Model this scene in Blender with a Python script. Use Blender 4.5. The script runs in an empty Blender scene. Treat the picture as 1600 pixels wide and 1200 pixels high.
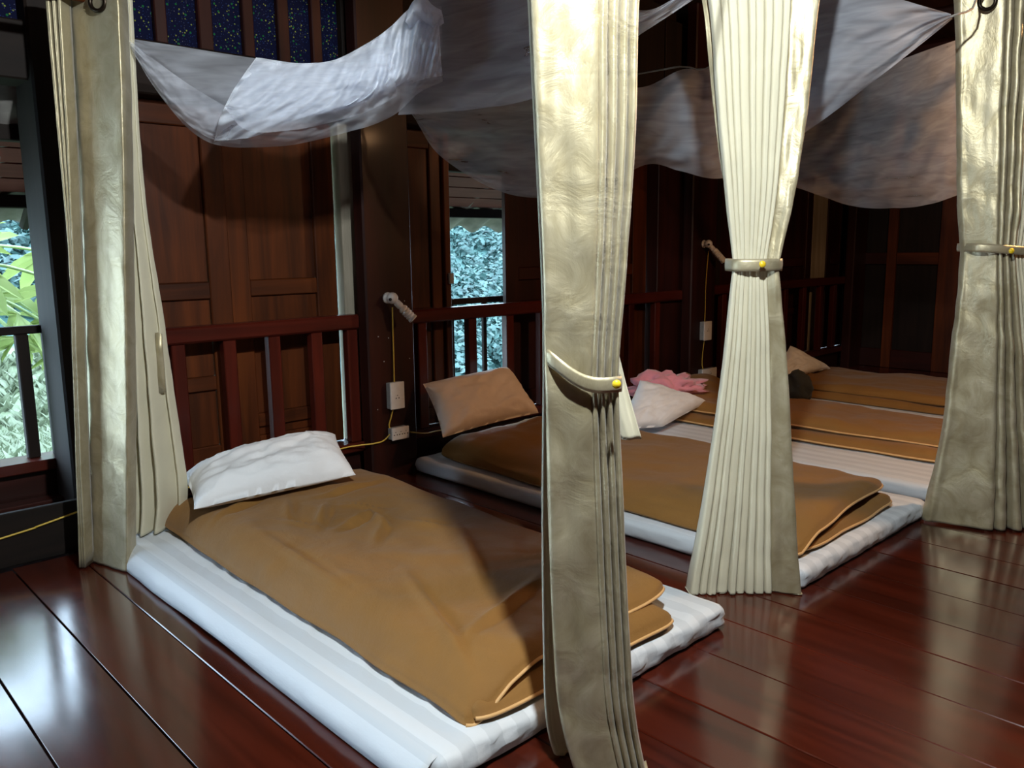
import bpy, bmesh, math, random
from mathutils import Vector, Matrix, noise
random.seed(7)
S = bpy.context.scene
COL = S.collection

# ------------------------------------------------------------------ camera, world, light, exposure
cam_d = bpy.data.cameras.new('camera')
cam_d.sensor_fit = 'HORIZONTAL'; cam_d.sensor_width = 36.0
cam_d.lens = 36.0 * 1282.0 / 1600.0
cam_d.clip_start = 0.02; cam_d.clip_end = 400
cam = bpy.data.objects.new('camera', cam_d); COL.objects.link(cam)
cam.matrix_world = Matrix(((0.724753, 0.121157, -0.678273, 0.0),
                           (-0.688909, 0.110651, -0.716353, 0.0),
                           (-0.011739, 0.986447, 0.16366, 1.08), (0, 0, 0, 1)))
S.camera = cam
S.view_settings.view_transform = 'Standard'
S.view_settings.look = 'None'
S.view_settings.exposure = 0.0
S.view_settings.gamma = 1.0
S.view_settings.use_curve_mapping = False
W = bpy.data.worlds.new('overcast_sky'); S.world = W; W.use_nodes = True
bg = W.node_tree.nodes['Background']
bg.inputs[0].default_value = (0.60, 0.80, 1.0, 1); bg.inputs[1].default_value = 11.0
BULB_POS = (0.76, 0.50, 2.14); BULB_STRENGTH = 5900.0
WARM_POS = (3.85, 0.62, 1.95); WARM_STRENGTH = 800.0

# ------------------------------------------------------------------ material helpers
def new_mat(name):
    m = bpy.data.materials.new(name); m.use_nodes = True
    nt = m.node_tree
    return m, nt, nt.nodes['Principled BSDF'], nt.nodes['Material Output']
def node(nt, t, **kw):
    n = nt.nodes.new(t)
    for k, v in kw.items(): setattr(n, k, v)
    return n
def coords(nt, scale, rnd=True):
    tc = node(nt, 'ShaderNodeTexCoord'); mp = node(nt, 'ShaderNodeMapping')
    mp.inputs['Scale'].default_value = scale
    if rnd:
        oi = node(nt, 'ShaderNodeObjectInfo'); mul = node(nt, 'ShaderNodeMath', operation='MULTIPLY')
        nt.links.new(oi.outputs['Random'], mul.inputs[0]); mul.inputs[1].default_value = 37.0
        nt.links.new(mul.outputs[0], mp.inputs['Location'])
    nt.links.new(tc.outputs['Object'], mp.inputs['Vector'])
    return mp.outputs['Vector']
def noise_tex(nt, vec, scale, detail=4, rough=.55, dist=0):
    n = node(nt, 'ShaderNodeTexNoise')
    n.inputs['Scale'].default_value = scale; n.inputs['Detail'].default_value = detail
    n.inputs['Roughness'].default_value = rough; n.inputs['Distortion'].default_value = dist
    nt.links.new(vec, n.inputs['Vector'])
    return n.outputs['Fac']
def ramp(nt, fac, stops):
    r = node(nt, 'ShaderNodeValToRGB'); e = r.color_ramp.elements
    while len(e) < len(stops): e.new(0.5)
    for i, (p, c) in enumerate(stops):
        e[i].position = p; e[i].color = (c[0], c[1], c[2], 1)
    nt.links.new(fac, r.inputs[0])
    return r.outputs['Color']
def bump(nt, h, strength, dist, bsdf):
    b = node(nt, 'ShaderNodeBump'); b.inputs['Strength'].default_value = strength
    b.inputs['Distance'].default_value = dist
    nt.links.new(h, b.inputs['Height']); nt.links.new(b.outputs[0], bsdf.inputs['Normal'])
def wood(name, dark, light, rough, axis, coat=0.0, grain=9.0):
    m, nt, b, o = new_mat(name)
    sc = [grain] * 3; sc[axis] = grain * .07
    v = coords(nt, sc)
    f = noise_tex(nt, v, 1.6, 6, .62, .6)
    big = noise_tex(nt, coords(nt, (1.3, 1.3, 1.3)), 1.4, 2, .5)
    mx = node(nt, 'ShaderNodeMath', operation='ADD'); nt.links.new(f, mx.inputs[0])
    ml = node(nt, 'ShaderNodeMath', operation='MULTIPLY_ADD'); nt.links.new(big, ml.inputs[0])
    ml.inputs[1].default_value = .5; ml.inputs[2].default_value = -.25
    nt.links.new(ml.outputs[0], mx.inputs[1])
    c = ramp(nt, mx.outputs[0], [(.30, dark), (.55, [(a + c2) / 2 for a, c2 in zip(dark, light)]), (.75, light)])
    nt.links.new(c, b.inputs['Base Color'])
    b.inputs['Roughness'].default_value = rough
    b.inputs['Coat Weight'].default_value = coat; b.inputs['Coat Roughness'].default_value = .12
    b.inputs['Specular IOR Level'].default_value = .3
    bump(nt, f, .12, .004, b)
    return m
def plain(name, col, rough=.5, metal=0.0, nscale=40, nstr=.05, var=.12, emit=0):
    m, nt, b, o = new_mat(name)
    f = noise_tex(nt, coords(nt, (1, 1, 1)), nscale, 3)
    c = ramp(nt, f, [(.3, [x * (1 - var) for x in col]), (.7, [min(1, x * (1 + var)) for x in col])])
    nt.links.new(c, b.inputs['Base Color'])
    b.inputs['Roughness'].default_value = rough; b.inputs['Metallic'].default_value = metal
    if nstr: bump(nt, f, nstr, .003, b)
    if emit:
        b.inputs['Emission Color'].default_value = (*col, 1); b.inputs['Emission Strength'].default_value = emit
    return m

M = {}
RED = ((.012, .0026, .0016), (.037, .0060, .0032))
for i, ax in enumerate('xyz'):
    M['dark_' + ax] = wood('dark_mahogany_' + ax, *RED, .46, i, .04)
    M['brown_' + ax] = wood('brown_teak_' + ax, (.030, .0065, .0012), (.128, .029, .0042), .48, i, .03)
    M['black_' + ax] = wood('blackened_wood_' + ax, (.005, .0032, .0025), (.018, .010, .007), .7, i)
    M['black_' + ax].node_tree.nodes['Principled BSDF'].inputs['Specular IOR Level'].default_value = .2
    M['pale_' + ax] = wood('weathered_pale_wood_' + ax, (.22, .19, .14), (.42, .37, .29), .65, i)
    M['rail_' + ax] = wood('red_rail_wood_' + ax, (.032, .0045, .0025), (.095, .012, .006), .35, i, .15)
M['soffit'] = wood('soffit_board', (.11, .020, .014), (.20, .045, .034), .7, 0)

# lacquered floor boards
m, nt, b, o = new_mat('lacquered_floor'); M['floor'] = m
f = noise_tex(nt, coords(nt, (14, .7, 14)), 1.5, 6, .6, .5)
oi = node(nt, 'ShaderNodeObjectInfo')
c = ramp(nt, f, [(.28, (.024, .0038, .0018)), (.72, (.070, .0105, .0045))])
hs = node(nt, 'ShaderNodeHueSaturation')
mr = node(nt, 'ShaderNodeMapRange'); mr.inputs['To Min'].default_value = .75; mr.inputs['To Max'].default_value = 1.3
nt.links.new(oi.outputs['Random'], mr.inputs['Value']); nt.links.new(mr.outputs[0], hs.inputs['Value'])
nt.links.new(c, hs.inputs['Color']); nt.links.new(hs.outputs[0], b.inputs['Base Color'])
f2 = noise_tex(nt, coords(nt, (3, 1.2, 3)), 2.5, 5, .6)
mr = node(nt, 'ShaderNodeMapRange'); mr.inputs['To Min'].default_value = .07; mr.inputs['To Max'].default_value = .26
nt.links.new(f2, mr.inputs['Value']); nt.links.new(mr.outputs[0], b.inputs['Roughness'])
b.inputs['Coat Weight'].default_value = .35; b.inputs['Coat Roughness'].default_value = .14
f3 = noise_tex(nt, coords(nt, (9, 1.5, 9)), 3.0, 3)
bump(nt, f3, .05, .003, b)

# white satin-stripe sheet
m, nt, b, o = new_mat('white_stripe_sheet'); M['sheet'] = m
tc = node(nt, 'ShaderNodeTexCoord'); sx = node(nt, 'ShaderNodeSeparateXYZ'); nt.links.new(tc.outputs['Object'], sx.inputs[0])
w = node(nt, 'ShaderNodeMath', operation='MULTIPLY'); nt.links.new(sx.outputs[0], w.inputs[0]); w.inputs[1].default_value = 13.0
fr = node(nt, 'ShaderNodeMath', operation='FRACT'); nt.links.new(w.outputs[0], fr.inputs[0])
gt = node(nt, 'ShaderNodeMath', operation='GREATER_THAN'); nt.links.new(fr.outputs[0], gt.inputs[0]); gt.inputs[1].default_value = .5
c = ramp(nt, gt.outputs[0], [(0, (.535, .57, .60)), (1, (.62, .655, .685))])
nt.links.new(c, b.inputs['Base Color'])
b.inputs['Roughness'].default_value = .55; b.inputs['Sheen Weight'].default_value = .1
bump(nt, noise_tex(nt, coords(nt, (4, 1.5, 6)), 5, 5), .25, .008, b)

def cloth(name, col, rough=.75, sheen=.2, nscale=7, nstr=.3, var=.08, trans=0):
    m, nt, b, o = new_mat(name)
    v = coords(nt, (1, 1, 1))
    f = noise_tex(nt, v, nscale, 6, .6, .4); w = noise_tex(nt, v, 260, 2)
    c = ramp(nt, f, [(.3, [x * (1 - var) for x in col]), (.7, [min(1, x * (1 + var)) for x in col])])
    nt.links.new(c, b.inputs['Base Color']); b.inputs['Roughness'].default_value = rough
    b.inputs['Sheen Weight'].default_value = sheen
    ad = node(nt, 'ShaderNodeMath', operation='MULTIPLY_ADD'); nt.links.new(w, ad.inputs[0]); ad.inputs[1].default_value = .08
    nt.links.new(f, ad.inputs[2])
    bump(nt, ad.outputs[0], nstr, .012, b)
    if trans:
        t = node(nt, 'ShaderNodeBsdfTranslucent'); t.inputs[0].default_value = (*col, 1)
        mx = node(nt, 'ShaderNodeMixShader'); mx.inputs[0].default_value = trans
        nt.links.new(b.outputs[0], mx.inputs[1]); nt.links.new(t.outputs[0], mx.inputs[2])
        nt.links.new(mx.outputs[0], o.inputs[0])
    return m
M['duvet'] = cloth('ochre_duvet', (.215, .098, .015), .8, .1, 5, .6)
M['piping'] = cloth('tan_piping', (.62, .36, .14), .6, .1, 20, .1)
M['pillow_white'] = cloth('white_pillowcase', (.78, .80, .82), .7, .1, 9, .35, .04)
M['pillow_warm_lit'] = cloth('warm_lit_pillowcase', (.86, .74, .62), .7, .1, 9, .35, .04)  # peach glow of the warm lamp put into the pillowcase colour
M['towel'] = cloth('pink_towel', (.70, .27, .33), .95, .4, 30, .5)
M['bag'] = cloth('dark_grey_fabric', (.02, .024, .024), .85, .1, 15, .4)
M['cream'] = cloth('cream_curtain_lining', (.66, .61, .45), .8, .15, 10, .10, .03, .12)
# satin: crushed gold, patchy gloss, horizontal fold creases
m, nt, b, o = new_mat('gold_satin'); M['gold'] = m
v = coords(nt, (1, 1, 1))
f = noise_tex(nt, v, 11, 6, .62, 1.0); fine = noise_tex(nt, coords(nt, (60, 60, 14)), 3, 3)
c = ramp(nt, f, [(.25, (.33, .27, .145)), (.75, (.54, .475, .325))])
nt.links.new(c, b.inputs['Base Color'])
b.inputs['Metallic'].default_value = .55; b.inputs['Sheen Weight'].default_value = .15
mr = node(nt, 'ShaderNodeMapRange'); mr.inputs['To Min'].default_value = .34; mr.inputs['To Max'].default_value = .54
nt.links.new(f, mr.inputs['Value']); nt.links.new(mr.outputs[0], b.inputs['Roughness'])
tc = node(nt, 'ShaderNodeTexCoord'); sx = node(nt, 'ShaderNodeSeparateXYZ'); nt.links.new(tc.outputs['Object'], sx.inputs[0])
w = node(nt, 'ShaderNodeMath', operation='PINGPONG'); nt.links.new(sx.outputs[2], w.inputs[0]); w.inputs[1].default_value = .115
cr = node(nt, 'ShaderNodeMapRange'); cr.inputs['From Min'].default_value = 0; cr.inputs['From Max'].default_value = .006
nt.links.new(w.outputs[0], cr.inputs['Value'])
a1 = node(nt, 'ShaderNodeMath', operation='MULTIPLY_ADD'); nt.links.new(fine, a1.inputs[0]); a1.inputs[1].default_value = .12; nt.links.new(f, a1.inputs[2])
a2 = node(nt, 'ShaderNodeMath', operation='MULTIPLY_ADD'); nt.links.new(cr.outputs[0], a2.inputs[0]); a2.inputs[1].default_value = .035; nt.links.new(a1.outputs[0], a2.inputs[2])
bump(nt, a2.outputs[0], .30, .010, b)

def netmat(name, alpha, col):
    m, nt, b, o = new_mat(name)
    nt.nodes.remove(b)
    d = node(nt, 'ShaderNodeBsdfDiffuse'); d.inputs[0].default_value = (*col, 1)
    t = node(nt, 'ShaderNodeBsdfTranslucent'); t.inputs[0].default_value = (*col, 1)
    tr = node(nt, 'ShaderNodeBsdfTransparent')
    m1 = node(nt, 'ShaderNodeMixShader'); m1.inputs[0].default_value = .4
    nt.links.new(d.outputs[0], m1.inputs[1]); nt.links.new(t.outputs[0], m1.inputs[2])
    m2 = node(nt, 'ShaderNodeMixShader')
    f = noise_tex(nt, coords(nt, (2.0, 2.0, 13)), 2.5, 2, .5, .8)
    mr = node(nt, 'ShaderNodeMapRange'); mr.inputs['From Min'].default_value = .25; mr.inputs['From Max'].default_value = .75; mr.inputs['To Min'].default_value = alpha - .09; mr.inputs['To Max'].default_value = min(1, alpha + .11)
    nt.links.new(f, mr.inputs['Value']); nt.links.new(mr.outputs[0], m2.inputs[0])
    nt.links.new(tr.outputs[0], m2.inputs[1]); nt.links.new(m1.outputs[0], m2.inputs[2])
    nt.links.new(m2.outputs[0], o.inputs[0])
    return m
M['net'] = netmat('white_net', .37, (.80, .83, .92))
M['net_dense'] = netmat('white_net_gathered', .86, (.86, .91, 1.0))

M['white_plastic'] = plain('white_plastic', (.78, .78, .76), .35, 0, 60, .02, .04)
M['black_plastic'] = plain('black_plastic', (.012, .012, .012), .4)
M['grey_plastic'] = plain('grey_plastic', (.35, .36, .36), .4)
M['yellow_cord'] = plain('yellow_cord', (.62, .42, .06), .5)
M['yellow_button'] = plain('yellow_button', (.75, .52, .02), .35)
M['red_led'] = plain('red_indicator', (1.0, .12, .03), .4, emit=6)
M['bronze'] = plain('dark_bronze', (.03, .02, .013), .35, .8)
M['rope'] = plain('rope', (.30, .27, .24), .9)
M['roof'] = plain('grey_roof_sheet', (.20, .185, .17), .85, 0, 9, .2, .35)
M['dust'] = plain('joint_fill', (.030, .016, .012), .8)
M['ceiling'] = wood('ceiling_board', (.03, .012, .008), (.09, .035, .02), .6, 0)
m, nt, b, o = new_mat('lamp_glass_cool'); M['bulb'] = m
b.inputs['Emission Color'].default_value = (.90, .98, 1.0, 1); b.inputs['Emission Strength'].default_value = BULB_STRENGTH
m, nt, b, o = new_mat('lamp_glass_warm'); M['warm_bulb'] = m
b.inputs['Emission Color'].default_value = (1.0, .55, .26, 1); b.inputs['Emission Strength'].default_value = WARM_STRENGTH

# navy printed cotton: scattered specks in several colours
m, nt, b, o = new_mat('navy_speckled_cotton'); M['navy'] = m
v = coords(nt, (1, 1, 1), False)
base = (.0035, .0045, .022)
prev = None
for sc, thr, cs in ((58, .18, ((.01, .13, .03), (.17, .20, .04))), (40, .17, ((.30, .08, .03), (.01, .10, .03))), (120, .2, ((.13, .13, .17), (.02, .04, .14)))):
    vo = node(nt, 'ShaderNodeTexVoronoi'); vo.inputs['Scale'].default_value = sc; nt.links.new(v, vo.inputs['Vector'])
    lt = node(nt, 'ShaderNodeMath', operation='LESS_THAN'); nt.links.new(vo.outputs['Distance'], lt.inputs[0]); lt.inputs[1].default_value = thr
    cc = ramp(nt, vo.outputs['Color'], [(.45, cs[0]), (.55, cs[1])])
    mx = node(nt, 'ShaderNodeMixRGB'); nt.links.new(lt.outputs[0], mx.inputs[0])
    if prev is None: mx.inputs[1].default_value = (*base, 1)
    else: nt.links.new(prev, mx.inputs[1])
    nt.links.new(cc, mx.inputs[2]); prev = mx.outputs[0]
nt.links.new(prev, b.inputs['Base Color']); b.inputs['Roughness'].default_value = .85; b.inputs['Specular IOR Level'].default_value = .1

def leafmat(name, a, c, trans=.4, sc=3):
    m, nt, b, o = new_mat(name)
    f = noise_tex(nt, coords(nt, (1, 1, 1)), sc, 4)
    cc = ramp(nt, f, [(.3, a), (.7, c)])
    nt.links.new(cc, b.inputs['Base Color']); b.inputs['Roughness'].default_value = .6
    t = node(nt, 'ShaderNodeBsdfTranslucent'); nt.links.new(cc, t.inputs[0])
    mx = node(nt, 'ShaderNodeMixShader'); mx.inputs[0].default_value = trans
    nt.links.new(b.outputs[0], mx.inputs[1]); nt.links.new(t.outputs[0], mx.inputs[2]); nt.links.new(mx.outputs[0], o.inputs[0])
    return m
M['leaf'] = leafmat('papaya_leaf', (.17, .24, .06), (.28, .35, .12))
M['forest'] = leafmat('hazed_forest_canopy', (.010, .040, .040), (.075, .160, .145), .2, .9)  # blue of the distance haze is painted into the leaf colour
M['grass'] = leafmat('hill_grass', (.085, .115, .06), (.19, .225, .145), .2, 2.0)
M['stem'] = plain('green_stem', (.30, .40, .18), .6)

# ------------------------------------------------------------------ mesh helpers
def tag(o, label=None, cat=None, group=None, kind=None):
    if label: o['label'] = label
    if cat: o['category'] = cat
    if group: o['group'] = group
    if kind: o['kind'] = kind
    return o
def wpos(o):
    p = Vector((0, 0, 0))
    while o is not None:
        p += o.location; o = o.parent
    return p
def link(name, me, mat, parent=None, origin=(0, 0, 0)):
    """mesh given relative to world point origin"""
    o = bpy.data.objects.new(name, me); COL.objects.link(o)
    if mat is not None and not me.materials: me.materials.append(mat)
    o.parent = parent
    o.location = Vector(origin) - (wpos(parent) if parent else Vector((0, 0, 0)))
    return o
def empty(name, loc, parent=None):
    o = bpy.data.objects.new(name, None); COL.objects.link(o); o.parent = parent
    o.empty_display_size = .1
    o.location = Vector(loc) - (wpos(parent) if parent else Vector((0, 0, 0)))
    return o
def mesh_from(name, verts, faces, origin=None, smooth=True):
    if origin is None:
        n = len(verts); zmin = min(v[2] for v in verts)
        origin = (sum(v[0] for v in verts) / n, sum(v[1] for v in verts) / n, zmin)
    me = bpy.data.meshes.new(name)
    me.from_pydata([(v[0] - origin[0], v[1] - origin[1], v[2] - origin[2]) for v in verts], [], faces)
    if smooth: me.polygons.foreach_set('use_smooth', [True] * len(faces))
    me.update()
    return me, origin
def build(name, verts, faces, mat, parent=None, smooth=True, solid=0):
    me, o = mesh_from(name, verts, faces, None, smooth)
    ob = link(name, me, mat, parent, o)
    if solid:
        md = ob.modifiers.new('thickness', 'SOLIDIFY'); md.thickness = solid; md.offset = 0
    return ob
BOX = {}
def box(name, x0, x1, y0, y1, z0, z1, mat, parent=None, bev=.004):
    d = (round(x1 - x0, 4), round(y1 - y0, 4), round(z1 - z0, 4))
    key = (d, mat.name, bev)
    me = BOX.get(key)
    if me is None:
        bm = bmesh.new(); bmesh.ops.create_cube(bm, size=1)
        bmesh.ops.scale(bm, vec=d, verts=bm.verts)
        if bev: bmesh.ops.bevel(bm, geom=bm.edges[:], offset=min(bev, min(d) * .3), segments=1, affect='EDGES')
        me = bpy.data.meshes.new(name); bm.to_mesh(me); bm.free(); me.materials.append(mat); BOX[key] = me
    return link(name, me, mat, parent, ((x0 + x1) / 2, (y0 + y1) / 2, (z0 + z1) / 2))
def cr(p0, p1, p2, p3, t):
    return tuple(.5 * ((2 * b) + (c - a) * t + (2 * a - 5 * b + 4 * c - d) * t * t + (3 * b - a - 3 * c + d) * t ** 3)
                 for a, b, c, d in zip(p0, p1, p2, p3))
def spline(pts, n):
    """n+1 samples along a Catmull-Rom curve through pts"""
    P = [tuple(2 * a - b for a, b in zip(pts[0], pts[1]))] + list(pts) + [tuple(2 * a - b for a, b in zip(pts[-1], pts[-2]))]
    k = len(pts) - 1; out = []
    for i in range(n + 1):
        u = i / n * k; j = min(int(u), k - 1)
        out.append(cr(P[j], P[j + 1], P[j + 2], P[j + 3], u - j))
    return out
def tube(pts, r, n=8, seg=None, taper=None):
    c = spline(pts, seg) if seg else pts
    c = [Vector(p) for p in c]; verts = []; faces = []
    up = Vector((0, 0, 1))
    for i, p in enumerate(c):
        t = (c[min(i + 1, len(c) - 1)] - c[max(i - 1, 0)]).normalized()
        a = t.cross(up)
        if a.length < 1e-3: a = t.cross(Vector((1, 0, 0)))
        a.normalize(); b2 = t.cross(a)
        rr = r if taper is None else r * (1 + (taper - 1) * i / (len(c) - 1))
        for k in range(n):
            th = 2 * math.pi * k / n
            verts.append(tuple(p + rr * (math.cos(th) * a + math.sin(th) * b2)))
    for i in range(len(c) - 1):
        for k in range(n):
            faces.append((i * n + k, i * n + (k + 1) % n, (i + 1) * n + (k + 1) % n, (i + 1) * n + k))
    faces.append(tuple(range(n - 1, -1, -1))); faces.append(tuple((len(c) - 1) * n + k for k in range(n)))
    return verts, faces
def lathe(prof, origin, axis, n=20):
    """prof: list of (radius, distance along axis)"""
    ax = Vector(axis).normalized(); a = ax.orthogonal().normalized(); b2 = ax.cross(a); O = Vector(origin)
    verts = []; faces = []
    for r, h in prof:
        for k in range(n):
            th = 2 * math.pi * k / n
            verts.append(tuple(O + ax * h + max(r, 1e-4) * (math.cos(th) * a + math.sin(th) * b2)))
    for i in range(len(prof) - 1):
        for k in range(n):
            faces.append((i * n + k, i * n + (k + 1) % n, (i + 1) * n + (k + 1) % n, (i + 1) * n + k))
    faces.append(tuple(range(n - 1, -1, -1))); faces.append(tuple((len(prof) - 1) * n + k for k in range(n)))
    return verts, faces
def gridfaces(nu, nv, off=0):
    return [(off + i * (nv + 1) + j, off + (i + 1) * (nv + 1) + j, off + (i + 1) * (nv + 1) + j + 1, off + i * (nv + 1) + j + 1)
            for i in range(nu) for j in range(nv)]
def surface(rows, nu, nv):
    """Catmull-Rom surface through a grid of control points; rows run down, points run across"""
    across = [spline(r, nv) for r in rows]
    verts = [[None] * (nv + 1) for _ in range(nu + 1)]
    for j in range(nv + 1):
        col = spline([r[j] for r in across], nu)
        for i in range(nu + 1): verts[i][j] = col[i]
    return verts
def nz(x, y, z): return noise.noise(Vector((x, y, z)))
def fbm(x, y, z, o=4): return noise.fractal(Vector((x, y, z)), .8, 2.1, o)
def ridge(x, y, z): return (1 - abs(nz(x, y, z)) * 2.2)

# ------------------------------------------------------------------ floor
floor = tag(box('floor', -2.6, 7.5, -3.0, 3.95, -.10, -.032, M['dust'], None, 0), 'dark red lacquered plank floor', None, None, 'structure')
edges = [.596 - .2125 * k for k in range(15, 0, -1)] + [.596, .80, 1.0, 1.19, 1.375, 1.561, 1.791, 1.999, 2.208, 2.416, 2.63]
while edges[-1] < 7.3: edges.append(edges[-1] + .2125)
for i in range(len(edges) - 1):
    ymax = 3.15 if edges[i + 1] < .85 and random.random() < .6 else 3.30
    if .55 < edges[i] < .7: ymax = 3.17
    dz = random.uniform(-.0012, .0012)
    g = .006 if edges[i] < .7 else .0018
    box('plank', edges[i] + g / 2, edges[i + 1] - g / 2, -2.9, ymax, -.03, dz, M['floor'], floor, .0008 if edges[i] < .7 else .0022)

# ------------------------------------------------------------------ back wall (behind the bed heads)
YR, YS = 3.27, 3.38          # railing plane, shutter plane
wall = tag(box('wall_back', -2.6, 7.4, 3.36, 3.44, -.032, .165, M['dark_x'], None), 'dark wooden wall with posts and shuttered windows at the bed heads', None, None, 'structure')
box('beam', -2.6, 7.4, 3.26, 3.42, 1.665, 1.86, M['black_x'], wall, .006)
box('board', -2.6, 7.4, 3.36, 3.40, 1.86, 2.70, M['black_x'], wall)
for x0, x1, y0, mk in ((-.72, -.44, 3.17, 'dark_z'), (.83, .925, 3.22, 'black_z'), (2.095, 2.36, 3.17, 'dark_z'), (4.66, 4.95, 3.17, 'dark_z'), (7.10, 7.35, 3.17, 'dark_z')):
    box('post', x0, x1, y0, 3.25 if x0 != .83 else 3.44, -.03, 2.6, M[mk], wall, .008)
box('jamb', 2.105, 2.20, 3.36, 3.43, .165, 1.665, M['pale_z'], wall)
box('jamb', 6.72, 6.98, 3.37, 3.43, .165, 1.665, M['pale_z'], wall)
box('jamb', 2.70, 2.738, 3.34, 3.44, .165, 1.665, M['brown_z'], wall)
box('jamb', 4.43, 4.80, 3.28, 3.40, .0, 1.665, M['dark_z'], wall)
box('jamb', 4.80, 5.255, 3.33, 3.40, .0, 1.665, M['black_z'], wall)
box('jamb', 2.20, 2.43, 3.33, 3.40, .165, 1.665, M['dark_z'], wall)
for p_ in ((2.083, 3.170, 0.966), (2.153, 3.170, 0.682), (2.210, 3.170, 0.671), (2.180, 3.170, 0.563), (2.308, 3.170, 0.839), (2.327, 3.170, 0.563), (2.134, 3.170, 0.341)):
    if p_[0] > 2.10:
        v_, f_ = lathe([(.0035, 0), (.003, .0015)], (p_[0], 3.171, p_[2]), (0, -1, 0), 8); build('nail', v_, f_, M['grey_plastic'], wall)
# vertical battens over the printed cotton
for x0, x1 in ((-.30, -.24), (.14, .2), (.52, .58), (.915, .975), (1.285, 1.33), (1.455, 1.51), (1.64, 1.685), (1.795, 1.845), (1.955, 2.0)):
    box('batten', x0, x1, 3.285, 3.315, 1.862, 2.5, M['dark_z'], wall)
for k in range(9):
    x = 2.11 + k * .30
    box('upright_board', x, x + .285, 3.30, 3.355, 1.862, 2.5, M['black_z'], wall)
fab = build('patterned_fabric', [(-.7, 3.325, 1.862), (2.10, 3.325, 1.862), (2.10, 3.325, 2.5), (-.7, 3.325, 2.5)], [(0, 1, 2, 3)], M['navy'], None, False, .006)
tag(fab, 'navy printed cotton with coloured specks stretched above the dark beam', 'fabric')
# low board under the open window and its bright worn edge
box('kick_board', -.44, .845, 3.19, 3.215, .0, .192, M['black_x'], wall, .003)
box('wall_plinth', .925, 2.095, 3.27, 3.36, -.03, .165, M['dark_x'], wall)
box('wall_plinth', 2.36, 4.66, 3.27, 3.36, -.03, .165, M['dark_x'], wall)
box('wall_plinth', 4.95, 7.1, 3.27, 3.36, -.03, .165, M['dark_x'], wall)

def shutter(win, x0, x1, y, z0, z1, rails, mat, sw=.085, sw2=None, dz=0):
    """panelled shutter leaf: stiles, cross rails, recessed panels"""
    s = empty('shutter', ((x0 + x1) / 2, y, z0), win); sw2 = sw2 or sw
    box('stile', x0, x0 + sw, y - .016, y + .016, z0, z1, M[mat + '_z'], s)
    box('stile', x1 - sw2, x1, y - .016, y + .016, z0, z1, M[mat + '_z'], s)
    zz = [z0] + [r for r in rails] + [z1 - .09]
    last = z0 + .09
    box('cross_rail', x0 + sw, x1 - sw2, y - .014, y + .014, z0, last, M[mat + '_x'], s)
    for (ra, rb) in list(rails) + [(z1 - .09, z1)]:
        box('panel', x0 + sw + .001, x1 - sw2 - .001, y + .002, y + .012, last, ra, M[mat + '_z'], s, .002)
        box('cross_rail', x0 + sw, x1 - sw2, y - .014, y + .014, ra, rb, M[mat + '_x'], s)
        last = rb
    return s
def railing(win, x0, x1, xs, top=.785, bot=.185, y=YR, w=.055, h=.066, mat='rail'):
    box('hand_rail', x0, x1, y - .035, y + .035, top - h, top, M[mat + '_x'], win, .008)
    box('bottom_rail', x0, x1, y - .04, y + .04, bot - .045, bot, M[mat + '_x'], win, .006)
    for x in xs: box('baluster', x - w / 2, x + w / 2, y - .022, y + .022, bot, top - h, M[mat + '_z'], win, .004)
def window(name, x, label):
    return tag(empty(name, (x, 3.4, .165)), label, None, None, 'structure')
# window_1: open bay at far left, thin outer railing
w1 = window('window_1', .2, 'open window bay with thin dark railing beside the left curtain')
YO = 3.50
box('sill', -.44, .90, 3.42, 3.56, .265, .307, M['rail_x'], w1)
box('lower_panel', -.44, .90, 3.46, 3.50, .0, .265, M['dark_x'], w1)
box('outer_rail', -.44, .95, YO - .02, YO + .02, .782, .812, M['black_x'], w1)
for x in (.775, .47, .17, -.13): box('baluster', x - .021, x + .021, YO - .02, YO + .02, .307, .782, M['black_z'], w1)
box('baluster', .885, .925, YO - .02, YO + .02, .307, .782, M['black_z'], w1)
box('window_post', .845, .925, 3.44, 3.52, .0, 1.665, M['black_z'], w1)
# window_2: two closed leaves
w2 = window('window_2', 1.5, 'closed panelled shutters behind a red wooden railing at the nearest bed')
shutter(w2, .93, 1.547, YS - .01, .17, 1.665, [(.50, .56), (.885, .955)], 'brown', .13, .092)
shutter(w2, 1.552, 2.085, YS + .028, .17, 1.665, [(.30, .36), (.885, .955)], 'brown', .10, .105)
railing(w2, .93, 2.10, (1.01, 1.262, 1.475, 1.675, 1.88, 2.065))
# window_3: open between two leaves
w3 = window('window_3', 3.2, 'open window with red railing between dark shutters and forest behind')
shutter(w3, 2.42, 2.70, YS, .17, 1.665, [(.72, .78)], 'brown', .07)
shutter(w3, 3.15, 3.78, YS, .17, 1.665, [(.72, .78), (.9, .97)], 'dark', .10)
shutter(w3, 3.79, 4.42, YS, .17, 1.665, [(.30, .36), (.9, .97)], 'brown', .10, .14)
railing(w3, 2.36, 4.66, (2.47, 2.80, 3.07, 3.33, 3.59, 3.86, 4.13, 4.40))
box('outer_rail', 2.7, 3.35, YO - .015, YO + .015, .775, .808, M['black_x'], w3)
box('outer_rail', 2.7, 3.2, YO - .015, YO + .015, .70, .715, M['black_x'], w3)
box('sill', 2.70, 3.2, 3.44, 3.54, .20, .235, M['pale_x'], w3)
for x in (2.86, 3.10): box('outer_baluster', x - .013, x + .013, YO - .012, YO + .012, .235, .775, M['black_z'], w3)
box('latch', 2.712, 2.742, 3.322, 3.342, .90, .955, M['grey_plastic'], w3)
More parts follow.
